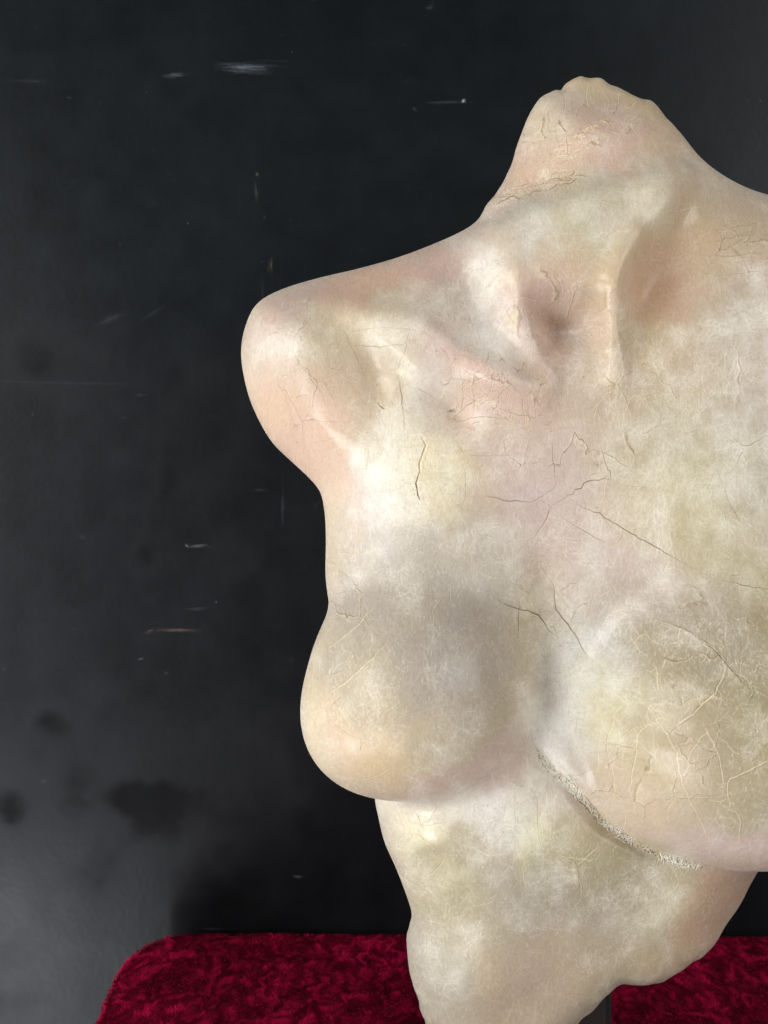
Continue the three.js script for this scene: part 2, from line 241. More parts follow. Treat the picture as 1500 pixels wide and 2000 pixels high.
// ---------------------------------------------------------------- the torso's resin: colour, fibres, cracks
const [cc, cg] = canvasOf(TN, TN), [bc, bg] = canvasOf(TN, TN), [rc, rg] = canvasOf(TN, TN);
{
  // colour of resin and fibre mat with some shading painted in, patch by patch: x, y, radii, turn, colour, share; the last number is how fibrous
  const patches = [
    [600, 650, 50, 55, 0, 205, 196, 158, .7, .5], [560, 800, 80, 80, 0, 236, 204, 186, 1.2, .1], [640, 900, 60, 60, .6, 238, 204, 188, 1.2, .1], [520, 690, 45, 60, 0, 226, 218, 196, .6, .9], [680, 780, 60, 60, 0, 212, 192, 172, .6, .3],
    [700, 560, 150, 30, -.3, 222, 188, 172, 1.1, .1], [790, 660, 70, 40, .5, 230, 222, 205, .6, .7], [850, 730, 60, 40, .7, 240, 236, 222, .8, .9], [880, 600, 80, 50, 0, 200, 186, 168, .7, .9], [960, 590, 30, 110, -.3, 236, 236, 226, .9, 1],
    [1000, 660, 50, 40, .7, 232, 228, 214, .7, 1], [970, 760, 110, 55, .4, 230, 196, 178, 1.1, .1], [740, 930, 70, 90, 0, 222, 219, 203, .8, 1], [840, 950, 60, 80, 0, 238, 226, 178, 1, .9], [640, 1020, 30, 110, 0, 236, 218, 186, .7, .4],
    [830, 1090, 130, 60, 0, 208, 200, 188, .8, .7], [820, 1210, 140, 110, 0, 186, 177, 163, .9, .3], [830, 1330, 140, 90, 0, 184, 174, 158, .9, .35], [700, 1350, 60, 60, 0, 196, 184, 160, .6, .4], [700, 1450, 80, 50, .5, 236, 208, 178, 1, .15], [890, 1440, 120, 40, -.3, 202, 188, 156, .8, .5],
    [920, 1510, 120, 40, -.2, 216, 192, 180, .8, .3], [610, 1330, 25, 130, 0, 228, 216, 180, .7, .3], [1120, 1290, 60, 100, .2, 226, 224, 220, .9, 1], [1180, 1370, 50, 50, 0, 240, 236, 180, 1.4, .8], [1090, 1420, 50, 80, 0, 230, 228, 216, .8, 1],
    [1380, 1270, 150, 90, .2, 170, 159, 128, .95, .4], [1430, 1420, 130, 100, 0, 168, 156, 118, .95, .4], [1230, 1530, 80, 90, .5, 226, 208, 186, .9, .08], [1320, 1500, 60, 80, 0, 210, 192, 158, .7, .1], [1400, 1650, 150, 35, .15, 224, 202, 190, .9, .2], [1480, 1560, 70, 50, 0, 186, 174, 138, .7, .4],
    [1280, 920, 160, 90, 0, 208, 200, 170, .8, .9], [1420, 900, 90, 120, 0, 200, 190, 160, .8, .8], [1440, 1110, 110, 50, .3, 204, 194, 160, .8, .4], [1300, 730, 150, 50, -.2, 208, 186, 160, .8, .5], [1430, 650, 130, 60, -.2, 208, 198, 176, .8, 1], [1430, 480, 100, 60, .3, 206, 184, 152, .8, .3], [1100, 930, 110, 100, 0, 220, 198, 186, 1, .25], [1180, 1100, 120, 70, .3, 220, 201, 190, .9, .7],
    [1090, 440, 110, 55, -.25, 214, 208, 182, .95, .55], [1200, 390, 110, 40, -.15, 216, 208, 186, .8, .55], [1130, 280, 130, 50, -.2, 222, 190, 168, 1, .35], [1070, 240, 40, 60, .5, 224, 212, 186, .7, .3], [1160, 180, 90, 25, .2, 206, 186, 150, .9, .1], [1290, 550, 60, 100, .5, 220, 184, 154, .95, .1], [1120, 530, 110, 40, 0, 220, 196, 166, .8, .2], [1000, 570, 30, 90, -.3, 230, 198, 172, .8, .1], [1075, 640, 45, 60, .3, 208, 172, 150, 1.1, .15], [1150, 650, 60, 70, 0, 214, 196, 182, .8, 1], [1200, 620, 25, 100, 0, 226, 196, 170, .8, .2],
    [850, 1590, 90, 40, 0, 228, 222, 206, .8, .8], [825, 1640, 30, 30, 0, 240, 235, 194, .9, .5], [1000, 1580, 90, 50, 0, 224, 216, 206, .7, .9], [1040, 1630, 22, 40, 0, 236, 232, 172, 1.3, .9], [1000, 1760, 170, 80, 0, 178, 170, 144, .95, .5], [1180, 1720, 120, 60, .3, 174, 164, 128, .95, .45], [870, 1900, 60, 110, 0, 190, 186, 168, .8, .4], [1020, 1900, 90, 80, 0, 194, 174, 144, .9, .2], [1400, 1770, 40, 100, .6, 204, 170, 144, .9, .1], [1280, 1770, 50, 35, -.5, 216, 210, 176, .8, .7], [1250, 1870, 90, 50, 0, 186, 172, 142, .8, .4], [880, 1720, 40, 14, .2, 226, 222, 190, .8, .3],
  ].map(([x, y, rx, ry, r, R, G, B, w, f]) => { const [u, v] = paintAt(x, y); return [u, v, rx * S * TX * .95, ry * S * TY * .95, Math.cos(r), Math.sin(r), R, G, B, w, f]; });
  const L = 512, q = TN / L, [lc, lg] = canvasOf(L, L), li = lg.createImageData(L, L), fib = new Float32Array(L * L);
  for (let j = 0; j < L; j++) for (let i = 0; i < L; i++) {
    const X = (i + .5) * q + (fbm(i / 18, j / 18, 50, 4) - .5) * 110, Y = (j + .5) * q + (fbm(i / 18, j / 18, 60, 4) - .5) * 110;
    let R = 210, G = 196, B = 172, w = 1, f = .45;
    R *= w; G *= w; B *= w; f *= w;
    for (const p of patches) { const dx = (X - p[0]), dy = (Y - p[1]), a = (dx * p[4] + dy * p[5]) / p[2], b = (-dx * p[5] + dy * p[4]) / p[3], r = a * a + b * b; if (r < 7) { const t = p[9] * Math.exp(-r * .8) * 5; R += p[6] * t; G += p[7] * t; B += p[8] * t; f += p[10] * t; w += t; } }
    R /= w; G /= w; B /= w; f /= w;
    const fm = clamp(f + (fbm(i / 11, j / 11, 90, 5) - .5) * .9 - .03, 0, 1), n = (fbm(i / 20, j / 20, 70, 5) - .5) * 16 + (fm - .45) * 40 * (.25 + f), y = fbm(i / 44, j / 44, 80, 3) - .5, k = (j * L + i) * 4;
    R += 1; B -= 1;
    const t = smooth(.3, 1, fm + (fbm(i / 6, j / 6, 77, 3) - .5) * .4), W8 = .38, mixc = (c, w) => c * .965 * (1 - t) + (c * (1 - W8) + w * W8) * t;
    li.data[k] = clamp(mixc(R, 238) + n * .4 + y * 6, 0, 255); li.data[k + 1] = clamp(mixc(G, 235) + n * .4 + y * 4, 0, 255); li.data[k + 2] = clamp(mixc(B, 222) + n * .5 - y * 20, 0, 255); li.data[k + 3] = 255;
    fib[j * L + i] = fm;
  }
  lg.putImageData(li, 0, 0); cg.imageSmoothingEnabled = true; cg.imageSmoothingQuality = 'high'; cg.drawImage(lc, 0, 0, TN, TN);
  bg.fillStyle = 'rgb(128,128,128)'; bg.fillRect(0, 0, TN, TN);
  const fibAt = (x, y) => fib[clamp(y / q | 0, 0, L - 1) * L + clamp(x / q | 0, 0, L - 1)];
  const flat = (px, py) => { const k = .93; return [((px - 750) * S * k - UX0) * TX, (UY1 - (1000 - py) * S * k) * TY]; };   // about where a pixel lies on the front
  // glass fibres: fine bent strands, pale over darker gaps
  cg.lineCap = bg.lineCap = 'round';
  const strand = (x, y, a, l, bend, style, w, ctx) => { const dx = Math.cos(a) * l, dy = Math.sin(a) * l; ctx.strokeStyle = style; ctx.lineWidth = w; ctx.beginPath(); ctx.moveTo(x - dx, y - dy); ctx.quadraticCurveTo(x - dy * bend, y + dx * bend, x + dx, y + dy); ctx.stroke(); };
  for (let i = 0; i < 400000; i++) {
    const x = rnd() * TN, y = rnd() * TN, f = fibAt(x, y); if (rnd() > f * f * 1.1 + .04) continue;
    const a = fbm(x / 160, y / 160, 100, 2) * 9 + gauss() * .8, l = 6 + rnd() * rnd() * 24, b = gauss() * .3, pale = rnd() < .74;
    strand(x, y, a, l, b, pale ? `rgba(255,252,240,${(.05 + .36 * rnd()) * (.55 + .75 * f)})` : `rgba(112,96,70,${.03 + .13 * rnd()})`, .4 + rnd() * .6, cg);
    if (rnd() < .14) strand(x, y, a, l, b, `rgba(170,170,170,${.05 + .14 * rnd()})`, .8 + rnd(), bg);
  }
  for (let i = 0; i < 260; i++) { const x = rnd() * TN, y = rnd() * TN; if (rnd() > fibAt(x, y)) continue; strand(x, y, rnd() * 7, 12 + rnd() * 40, gauss() * .12, `rgba(250,244,222,${.08 + .2 * rnd()})`, .6 + rnd() * .5, cg); }
  for (let i = 0; i < 2600; i++) { const x = rnd() * TN, y = rnd() * TN; cg.fillStyle = rnd() < .8 ? `rgba(255,252,238,${.12 + .5 * rnd() * rnd()})` : `rgba(95,75,50,${.1 + .3 * rnd()})`; cg.beginPath(); cg.arc(x, y, .5 + rnd() * 1.3, 0, 7); cg.fill(); }
  for (const [px, py, rx, ry, n] of [[830, 1120, 120, 60, 500], [830, 1250, 130, 110, 500], [1350, 1250, 130, 90, 1500], [1430, 1430, 90, 90, 600], [1130, 1730, 260, 70, 500], [700, 1360, 60, 50, 260], [1390, 1780, 30, 80, 260], [900, 1850, 90, 130, 260], [1180, 1890, 60, 30, 200], [560, 660, 50, 70, 160]]) for (let i = 0; i < n; i++) {  // short white flecks: surface texture with glints painted in
    const [X, Y] = flat(px + gauss() * rx * .6, py + gauss() * ry * .6), a = 1.57 + gauss() * .5; strand(X, Y, a, 1 + rnd() * 2.6, 0, `rgba(255,253,246,${.1 + .5 * rnd() * rnd()})`, .6 + rnd() * .9, cg);
  }
  // cracks
  const crack = (pts, dark, w = 1.5, lip = .5, sub = false) => {
    if (pts[0][0] > 1160 && pts[0][1] > 1150) { lip *= 1.9; dark *= .75; }
    if (w > 1.55) lips.push([pts, w]);
    const P = pts.map(([x, y]) => paintAt(x, y)), Q = [];
    for (let i = 0; i + 1 < P.length; i++) { const n = Math.max(2, Math.hypot(P[i + 1][0] - P[i][0], P[i + 1][1] - P[i][1]) / 10 | 0); for (let k = 0; k < n; k++) { const t = k / n, p0 = P[Math.max(0, i - 1)], p1 = P[i], p2 = P[i + 1], p3 = P[Math.min(P.length - 1, i + 2)], cr = (c) => .5 * (2 * p1[c] + (p2[c] - p0[c]) * t + (2 * p0[c] - 5 * p1[c] + 4 * p2[c] - p3[c]) * t * t + (3 * p1[c] - p0[c] - 3 * p2[c] + p3[c]) * t * t * t); Q.push([cr(0) + gauss() * 1.1, cr(1) + gauss() * 1.1]); } }
    Q.push(P[P.length - 1]);
    if (!sub && dark > .25) for (let b = 0; b < pts.length * 1.2; b++) { if (rnd() < .45) continue; const k = Math.min(pts.length - 2, rnd() * (pts.length - 1) | 0), t = rnd(), x = pts[k][0] * (1 - t) + pts[k + 1][0] * t, y = pts[k][1] * (1 - t) + pts[k + 1][1] * t, a = Math.atan2(pts[k + 1][1] - pts[k][1], pts[k + 1][0] - pts[k][0]) + (rnd() < .5 ? 1 : -1) * (.6 + rnd() * .8), l = 6 + rnd() * 16; crack([[x, y], [x + Math.cos(a) * l, y + Math.sin(a) * l], [x + Math.cos(a + .4) * l * 1.8, y + Math.sin(a + .4) * l * 1.8]], dark * .55, .9, .8, true); }
    for (let i = 0; i + 1 < Q.length; i++) {
      const e = Math.sin(Math.PI * (i + .5) / Q.length) * .7 + .3, v = .35 + .75 * noise(i * .35, P[0][0], 44), seg = (ctx, style, lw, ox, oy) => { ctx.strokeStyle = style; ctx.lineWidth = lw; ctx.beginPath(); ctx.moveTo(Q[i][0] + ox, Q[i][1] + oy); ctx.lineTo(Q[i + 1][0] + ox, Q[i + 1][1] + oy); ctx.stroke(); };
      seg(cg, `rgba(246,232,192,${Math.min(.6, .34 * lip * e)})`, w * 1.5, 1.3, .8); seg(bg, `rgba(190,190,190,${.2 * lip * e})`, w * 3, 2, 1);
      seg(cg, `rgba(86,60,34,${Math.min(1, dark * 1.1 * e * v)})`, w * (.3 + .5 * e * v), 0, 0); seg(bg, `rgba(30,30,30,${(.1 + .5 * dark) * e})`, w * .9, 0, 0);
    }
  };
  const C = crack;
  C([[1099, 184], [1104, 205], [1100, 222]], .6, 1.5, 1.4); C([[1148, 160], [1143, 190], [1150, 210]], .4, 1.3, 1.6); C([[1170, 166], [1186, 195], [1184, 218]], .35, 1.2, 1.6); C([[1210, 182], [1205, 205]], .3, 1.2, 1.5);
  C([[1035, 1425], [1044, 1455], [1050, 1470]], .6, 1.6); C([[1050, 1466], [1056, 1485], [1066, 1500]], 1, 3); C([[1102, 1528], [1112, 1524], [1130, 1540], [1128, 1560], [1148, 1580], [1168, 1612]], .9, 2.2, 1.4); C([[1138, 1552], [1150, 1566], [1178, 1596]], .7, 2.6, .5); C([[1178, 1596], [1200, 1624], [1222, 1630], [1240, 1652]], .8, 2.8, .6); C([[1236, 1640], [1262, 1662], [1290, 1664], [1300, 1680]], .9, 2.4, .8); C([[1290, 1672], [1330, 1684], [1372, 1690]], .5, 2); C([[1135, 1545], [1155, 1580], [1180, 1600], [1172, 1612]], .4, 1.6, 1.6);
  C([[1080, 865], [1083, 910], [1088, 945]], .8); C([[1088, 948], [1060, 968], [1025, 980], [948, 968]], .8); C([[1055, 975], [1075, 988], [1110, 970], [1150, 940], [1195, 935]], .8); C([[1090, 950], [1115, 975], [1180, 1010], [1240, 1045], [1300, 1080], [1385, 1125]], .8); C([[1380, 1125], [1440, 1140], [1500, 1150]], .8); C([[1080, 992], [1120, 1025], [1182, 1060]], .7); C([[1078, 990], [1060, 1025], [1045, 1050]], .7);
  C([[1056, 868], [1110, 868]], .35, 1.2); C([[1110, 840], [1165, 860], [1210, 870]], .3, 1.2); C([[1205, 840], [1222, 870], [1228, 905]], .4, 1.2); C([[1120, 895], [1160, 907], [1205, 898]], .35, 1.2); C([[1240, 858], [1290, 830]], .3, 1.2); C([[1400, 905], [1425, 980], [1450, 1020], [1500, 1055]], .45); C([[1430, 850], [1455, 870], [1500, 850]], .5); C([[1455, 870], [1440, 905]], .4); C([[1200, 945], [1275, 953]], .3, 1.1);
  C([[825, 855], [832, 870], [822, 890], [818, 920], [814, 955], [820, 975]], 1, 3.4, 1); C([[775, 700], [780, 735], [786, 800], [790, 840]], .85, 1.5); C([[740, 788], [750, 798]], 1, 3); C([[800, 642], [790, 690], [775, 725]], .6, 1.4); C([[690, 675], [740, 678], [790, 672]], .5, 1.2); C([[680, 650], [740, 640], [800, 643], [840, 655]], .45, 1.2); C([[840, 655], [870, 690], [885, 720]], .35, 1.2);
  C([[630, 600], [600, 630], [575, 665], [580, 700], [610, 740], [640, 795]], .5, 1.4); C([[640, 600], [680, 660], [715, 735], [745, 770]], .5, 1.4); C([[550, 740], [565, 800], [580, 840]], .4, 1.2); C([[600, 868], [660, 855]], .4, 1.1); C([[560, 778], [600, 772]], .4, 1.1); C([[630, 740], [670, 728], [710, 728]], .35, 1.1); C([[565, 778], [595, 760]], .3, 1);
  for (const p of [[[850, 700], [880, 692], [920, 700], [950, 730]], [[870, 745], [900, 740], [940, 760], [970, 800]], [[895, 720], [905, 760], [900, 800]], [[880, 820], [930, 780], [950, 770]], [[880, 825], [940, 815], [1010, 820]], [[930, 770], [925, 810]], [[950, 770], [965, 800], [960, 815]], [[1000, 745], [1020, 780], [1025, 820]], [[960, 790], [1010, 810], [1060, 812]], [[1000, 560], [1020, 590], [1030, 640]], [[1040, 590], [1060, 600], [1055, 620]], [[985, 600], [1010, 640]], [[1010, 580], [1050, 585]]]) C(p, .5, 1.2, .6);
  C([[890, 870], [920, 888], [1000, 890], [1060, 895]], .35, 1.1); C([[905, 910], [910, 960], [905, 985]], .55, 1.3); C([[850, 930], [865, 965]], .5, 1.2); C([[885, 980], [910, 1000]], .6, 1.2); C([[890, 860], [905, 885]], .4, 1.2); C([[720, 860], [715, 930]], .3, 1.2); C([[975, 930], [995, 925]], .3, 1);
  C([[965, 1162], [985, 1180], [1015, 1190], [1050, 1200], [1070, 1230], [1090, 1245]], .9, 1.8); C([[1015, 1170], [1012, 1220], [1012, 1248]], .75, 1.5); C([[1055, 1105], [1080, 1140], [1085, 1190], [1110, 1220], [1150, 1285]], .85, 1.9); C([[1050, 1105], [1010, 1135], [1008, 1165]], .45, 1.3); C([[1160, 1155], [1145, 1215]], .35, 1.4, 1.4);
  C([[1282, 1207], [1350, 1235], [1400, 1275], [1430, 1310], [1465, 1345], [1500, 1362]], .7, 1.8, 1.2); C([[1418, 1295], [1400, 1340], [1370, 1375], [1320, 1415]], .65, 1.7, 1.2); C([[1280, 1300], [1284, 1345]], .35, 1.5, 1.4); C([[1250, 1360], [1285, 1408], [1320, 1470], [1330, 1530], [1365, 1600], [1385, 1645]], .5, 1.5, 1.1); C([[1285, 1410], [1250, 1425], [1240, 1470], [1230, 1540], [1240, 1590]], .4, 1.4, 1.1); C([[1285, 1410], [1240, 1420], [1205, 1450]], .45, 1.2); C([[1222, 1350], [1195, 1410], [1185, 1460], [1200, 1530], [1195, 1575]], .4, 1.4, 1.1); C([[1375, 1420], [1400, 1470], [1412, 1530]], .5, 1.5, 1.2); C([[1500, 1485], [1450, 1510], [1420, 1530], [1425, 1575]], .45, 1.4, 1.2); C([[1130, 1380], [1125, 1440]], .3, 1.1); C([[1170, 1390], [1165, 1500]], .3, 1.1, 1);
  C([[640, 1160], [690, 1155], [720, 1160]], .4, 1.2); C([[750, 1255], [720, 1290], [680, 1325], [645, 1350]], .4, 1.7, 1.6); C([[730, 1180], [690, 1225], [640, 1265]], .3, 1.5, 1.5); C([[660, 1350], [675, 1380], [690, 1410]], .4, 1.3); C([[645, 1410], [690, 1440], [735, 1447]], .5, 1.5, 1.2); C([[708, 1445], [704, 1465]], .6, 1.4); C([[650, 1175], [670, 1185], [678, 1205]], .4, 1.1); C([[650, 1515], [720, 1520], [760, 1500]], .25, 1.3, 1.3); C([[625, 1320], [680, 1310]], .35, 1.1);
  C([[790, 1600], [830, 1612], [880, 1605]], .4, 1.2); C([[870, 1655], [865, 1680], [840, 1708]], .4, 1.5, 1.2); C([[1005, 1540], [1008, 1620]], .35, 1.3, 1.1); C([[1050, 1550], [1052, 1620], [1060, 1660]], .35, 1.3, 1.2); C([[1100, 1670], [1125, 1690], [1135, 1740]], .3, 1.8, 2); C([[1125, 1690], [1165, 1655]], .2, 1.4, 1.8); C([[1090, 1670], [1155, 1680]], .2, 1.4, 1.8);
  for (const p of [[[1040, 490], [1075, 520], [1085, 545]], [[1180, 560], [1185, 600]], [[1240, 600], [1215, 640], [1225, 690]], [[1170, 390], [1210, 400]], [[985, 380], [1030, 365], [1090, 355]], [[1150, 300], [1155, 320]], [[1215, 380], [1218, 400]], [[1120, 175], [1118, 215], [1128, 225]], [[1345, 480], [1400, 470], [1480, 455]], [[1360, 500], [1430, 500], [1500, 490]], [[1355, 530], [1420, 538], [1490, 525]], [[1390, 450], [1450, 442], [1500, 430]], [[1250, 470], [1235, 520]]]) C(p, .45, 1.2, .7);
  for (let i = 0; i < 130; i++) { let x = 480 + rnd() * 1020, y = 200 + rnd() * 1750, a = rnd() * 7; const p = []; for (let k = 0; k < 3 + rnd() * 3; k++) { p.push([x, y]); a += gauss() * .5; x += Math.cos(a) * (10 + rnd() * 18); y += Math.sin(a) * (10 + rnd() * 18); } C(p, .12 + .25 * rnd(), .9, .5 + .6 * rnd()); }
  for (let k = 0; k < 26; k++) { const t = rnd(), x = 960 + 160 * t, y = 392 - 46 * t + gauss() * 6; C([[x, y], [x + 8 + rnd() * 14, y - 2 + gauss() * 4], [x + 20 + rnd() * 16, y - 6 + gauss() * 5]], .5 + .4 * rnd(), 1 + rnd() * .8, .8); }
  for (let k = 0; k < 34; k++) { const t = rnd(), x = 1040 + 190 * t, y = 330 - 110 * t + gauss() * 14; C([[x, y], [x + 6 + rnd() * 14, y - 5 + gauss() * 5], [x + 16 + rnd() * 16, y - 8 + gauss() * 6]], .12 + .2 * rnd(), 1 + rnd() * .8, 1.8); }
  // plates of crazed resin over the collarbone and chest
  for (let k = 0; k < 70; k++) { let x = 880 + gauss() * 30 + rnd() * 190, y = 700 + rnd() * 150 + (x - 960) * .1, a = rnd() * 7; const p = []; for (let m = 0; m < 4; m++) { p.push([x, y]); a += gauss() * .35; x += Math.cos(a) * 15; y += Math.sin(a) * 15; } C(p, .15 + .35 * rnd() * rnd(), .9, .9); }
  for (let k = 0; k < 46; k++) { const x = 1150 + rnd() * 260, y = 720 + rnd() * 90 - (x - 1150) * .1, a = gauss() * .9; C([[x, y], [x + Math.cos(a) * 14, y + Math.sin(a) * 14 + gauss() * 3], [x + Math.cos(a + .3) * 30, y + Math.sin(a + .3) * 30]], .08 + .2 * rnd(), .9, 1.5); }
  { const sm = [[1050, 1468], [1062, 1492], [1090, 1512], [1112, 1530], [1135, 1562], [1160, 1590], [1190, 1614], [1228, 1640], [1268, 1660], [1318, 1681], [1372, 1692]];
    for (let i = 0; i < 800; i++) { const t = rnd() * (sm.length - 1), k = Math.min(sm.length - 2, t | 0), u = t - k, [X, Y] = paintAt(sm[k][0] * (1 - u) + sm[k + 1][0] * u + gauss() * 3.5, sm[k][1] * (1 - u) + sm[k + 1][1] * u + gauss() * 3.5), d = rnd() < .25; cg.fillStyle = d ? `rgba(96,80,52,${.1 + .4 * rnd()})` : `rgba(248,240,212,${.1 + .4 * rnd()})`; cg.beginPath(); cg.ellipse(X, Y, .6 + rnd() * 2.4, .5 + rnd() * 1.2, rnd() * 3, 0, 7); cg.fill(); const h = d ? 40 : 235; bg.fillStyle = `rgba(${h},${h},${h},${.2 + .5 * rnd()})`; bg.beginPath(); bg.ellipse(X, Y, .8 + rnd() * 2.2, .8 + rnd(), rnd() * 3, 0, 7); bg.fill(); } }
  // dirt in the throat crease, brown and grainy
  for (const [pts, n] of [[[[985, 385], [1030, 368], [1090, 352]], 110], [[[950, 740], [985, 735]], 60], [[[1060, 320], [1110, 270], [1180, 215]], 50]]) for (let i = 0; i < n; i++) { const t = rnd() * (pts.length - 1), k = Math.min(pts.length - 2, t | 0), u = t - k, [X, Y] = paintAt(pts[k][0] * (1 - u) + pts[k + 1][0] * u + gauss() * 9, pts[k][1] * (1 - u) + pts[k + 1][1] * u + gauss() * 5); cg.fillStyle = `rgba(120,92,62,${.08 + .3 * rnd()})`; cg.beginPath(); cg.arc(X, Y, .5 + rnd() * .9, 0, 7); cg.fill(); bg.fillStyle = 'rgba(70,70,70,.5)'; bg.beginPath(); bg.arc(X, Y, 1.2, 0, 7); bg.fill(); }
  // grain, and the sheen that goes with it
  const im = cg.getImageData(0, 0, TN, TN), bw = bg.getImageData(0, 0, TN, TN);
  // crazing: a web of fine cracks round plates of resin, each plate with one lifted side painted pale as if lit
  for (const [px, py, rx, ry, n, dk] of [[965, 760, 120, 80, 46, .8], [600, 710, 95, 150, 22, .55], [1045, 590, 120, 75, 26, .6], [1255, 1500, 115, 140, 16, .55], [1420, 1370, 110, 230, 13, .6], [1110, 880, 150, 70, 20, .6], [1130, 240, 130, 80, 24, .6], [900, 1640, 140, 70, 8, .5], [1330, 740, 180, 70, 24, .5], [1440, 490, 90, 60, 14, .6], [690, 1230, 80, 190, 12, .45], [1060, 1170, 90, 90, 9, .55]]) {
    const [cx, cy] = paintAt(px, py), RX = rx * S * .95 * TX, RY = ry * S * .95 * TY, P = [];
    for (let i = 0; i < n; i++) P.push([cx + (rnd() * 2 - 1) * RX * 1.1, cy + (rnd() * 2 - 1) * RY * 1.1, rnd()]);
    for (let j = Math.max(0, cy - RY | 0); j < Math.min(TN, cy + RY); j++) for (let i = Math.max(0, cx - RX | 0); i < Math.min(TN, cx + RX); i++) {
      const e = ((i - cx) / RX) ** 2 + ((j - cy) / RY) ** 2; if (e > 1) continue;
      const x = i + (fbm(i / 34, j / 34, 141, 4) - .5) * 46, y = j + (fbm(i / 34, j / 34, 151, 4) - .5) * 46; let a = 1e9, b = 1e9, A = 0, B = 0;
      for (const p of P) { const d = Math.hypot(x - p[0], y - p[1]); if (d < a) { b = a; B = A; a = d; A = p; } else if (d < b) { b = d; B = p; } }
      const g = b - a; if (g > 9) continue;
      const m = smooth(1, .55, e) * smooth(.34, .62, noise((A[0] + B[0]) * .37, (A[1] + B[1]) * .37, 160) * .55 + .45 * fbm(i / 40, j / 40, 161, 2)), k = (j * TN + i) * 4, d = m * dk * smooth(1.9, .5, g) * (.35 + .65 * noise(i / 9, j / 9, 163)), l = A[2] > B[2] ? m * .5 * smooth(7.5, 1.5, g) * smooth(.8, 2, g) : 0;
      for (let c = 0; c < 3; c++) im.data[k + c] += ([246, 234, 198][c] - im.data[k + c]) * l * .7 + ([104, 78, 48][c] - im.data[k + c]) * d * .55;
      const h = bw.data[k] + l * 60 - d * 60 + (A[2] > B[2] ? m * 26 * smooth(9, 2, g) : 0); bw.data[k] = bw.data[k + 1] = bw.data[k + 2] = clamp(h, 0, 255);
    }
  }
  bg.putImageData(bw, 0, 0);
  const ro = rg.createImageData(TN, TN);
  for (let j = 0; j < TN; j++) for (let i = 0; i < TN; i++) {
    const k = (j * TN + i) * 4, s = (hash(i, j, 7) - .5) * 9 + (noise(i / 3.2, j / 5, 8) - .5) * 11;
    im.data[k] += s; im.data[k + 1] += s; im.data[k + 2] += s * .9;
    const r = clamp(68 + (fbm(i / 40, j / 40, 12, 3) - .5) * 110 + (noise(i / 4, j / 7, 13) - .5) * 40, 40, 200); ro.data[k] = ro.data[k + 1] = ro.data[k + 2] = r; ro.data[k + 3] = 255;
  }
  cg.putImageData(im, 0, 0); rg.putImageData(ro, 0, 0);
  const bi = bg.getImageData(0, 0, TN, TN);
  for (let j = 0; j < TN; j++) for (let i = 0; i < TN; i++) { const k = (j * TN + i) * 4, s = (noise(i / 4.5, j / 7, 15) - .5) * 12 + (fbm(i / 46, j / 46, 16, 3) - .5) * 60; bi.data[k] = bi.data[k + 1] = bi.data[k + 2] = clamp(bi.data[k] + s, 0, 255); }
  bg.putImageData(bi, 0, 0);
}
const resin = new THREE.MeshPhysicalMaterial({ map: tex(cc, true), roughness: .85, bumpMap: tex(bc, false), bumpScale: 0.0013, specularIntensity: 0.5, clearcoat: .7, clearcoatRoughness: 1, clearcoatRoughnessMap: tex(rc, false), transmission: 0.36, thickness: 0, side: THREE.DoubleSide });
resin.name = 'fibre_resin';
const torso = tag(new THREE.Group(), 'cracked translucent resin torso sculpture without arms or head on a dark stand', 'sculpture');
torso.name = 'torso_sculpture'; scene.add(torso);
mesh('shell', torsoGeo, resin, torso);
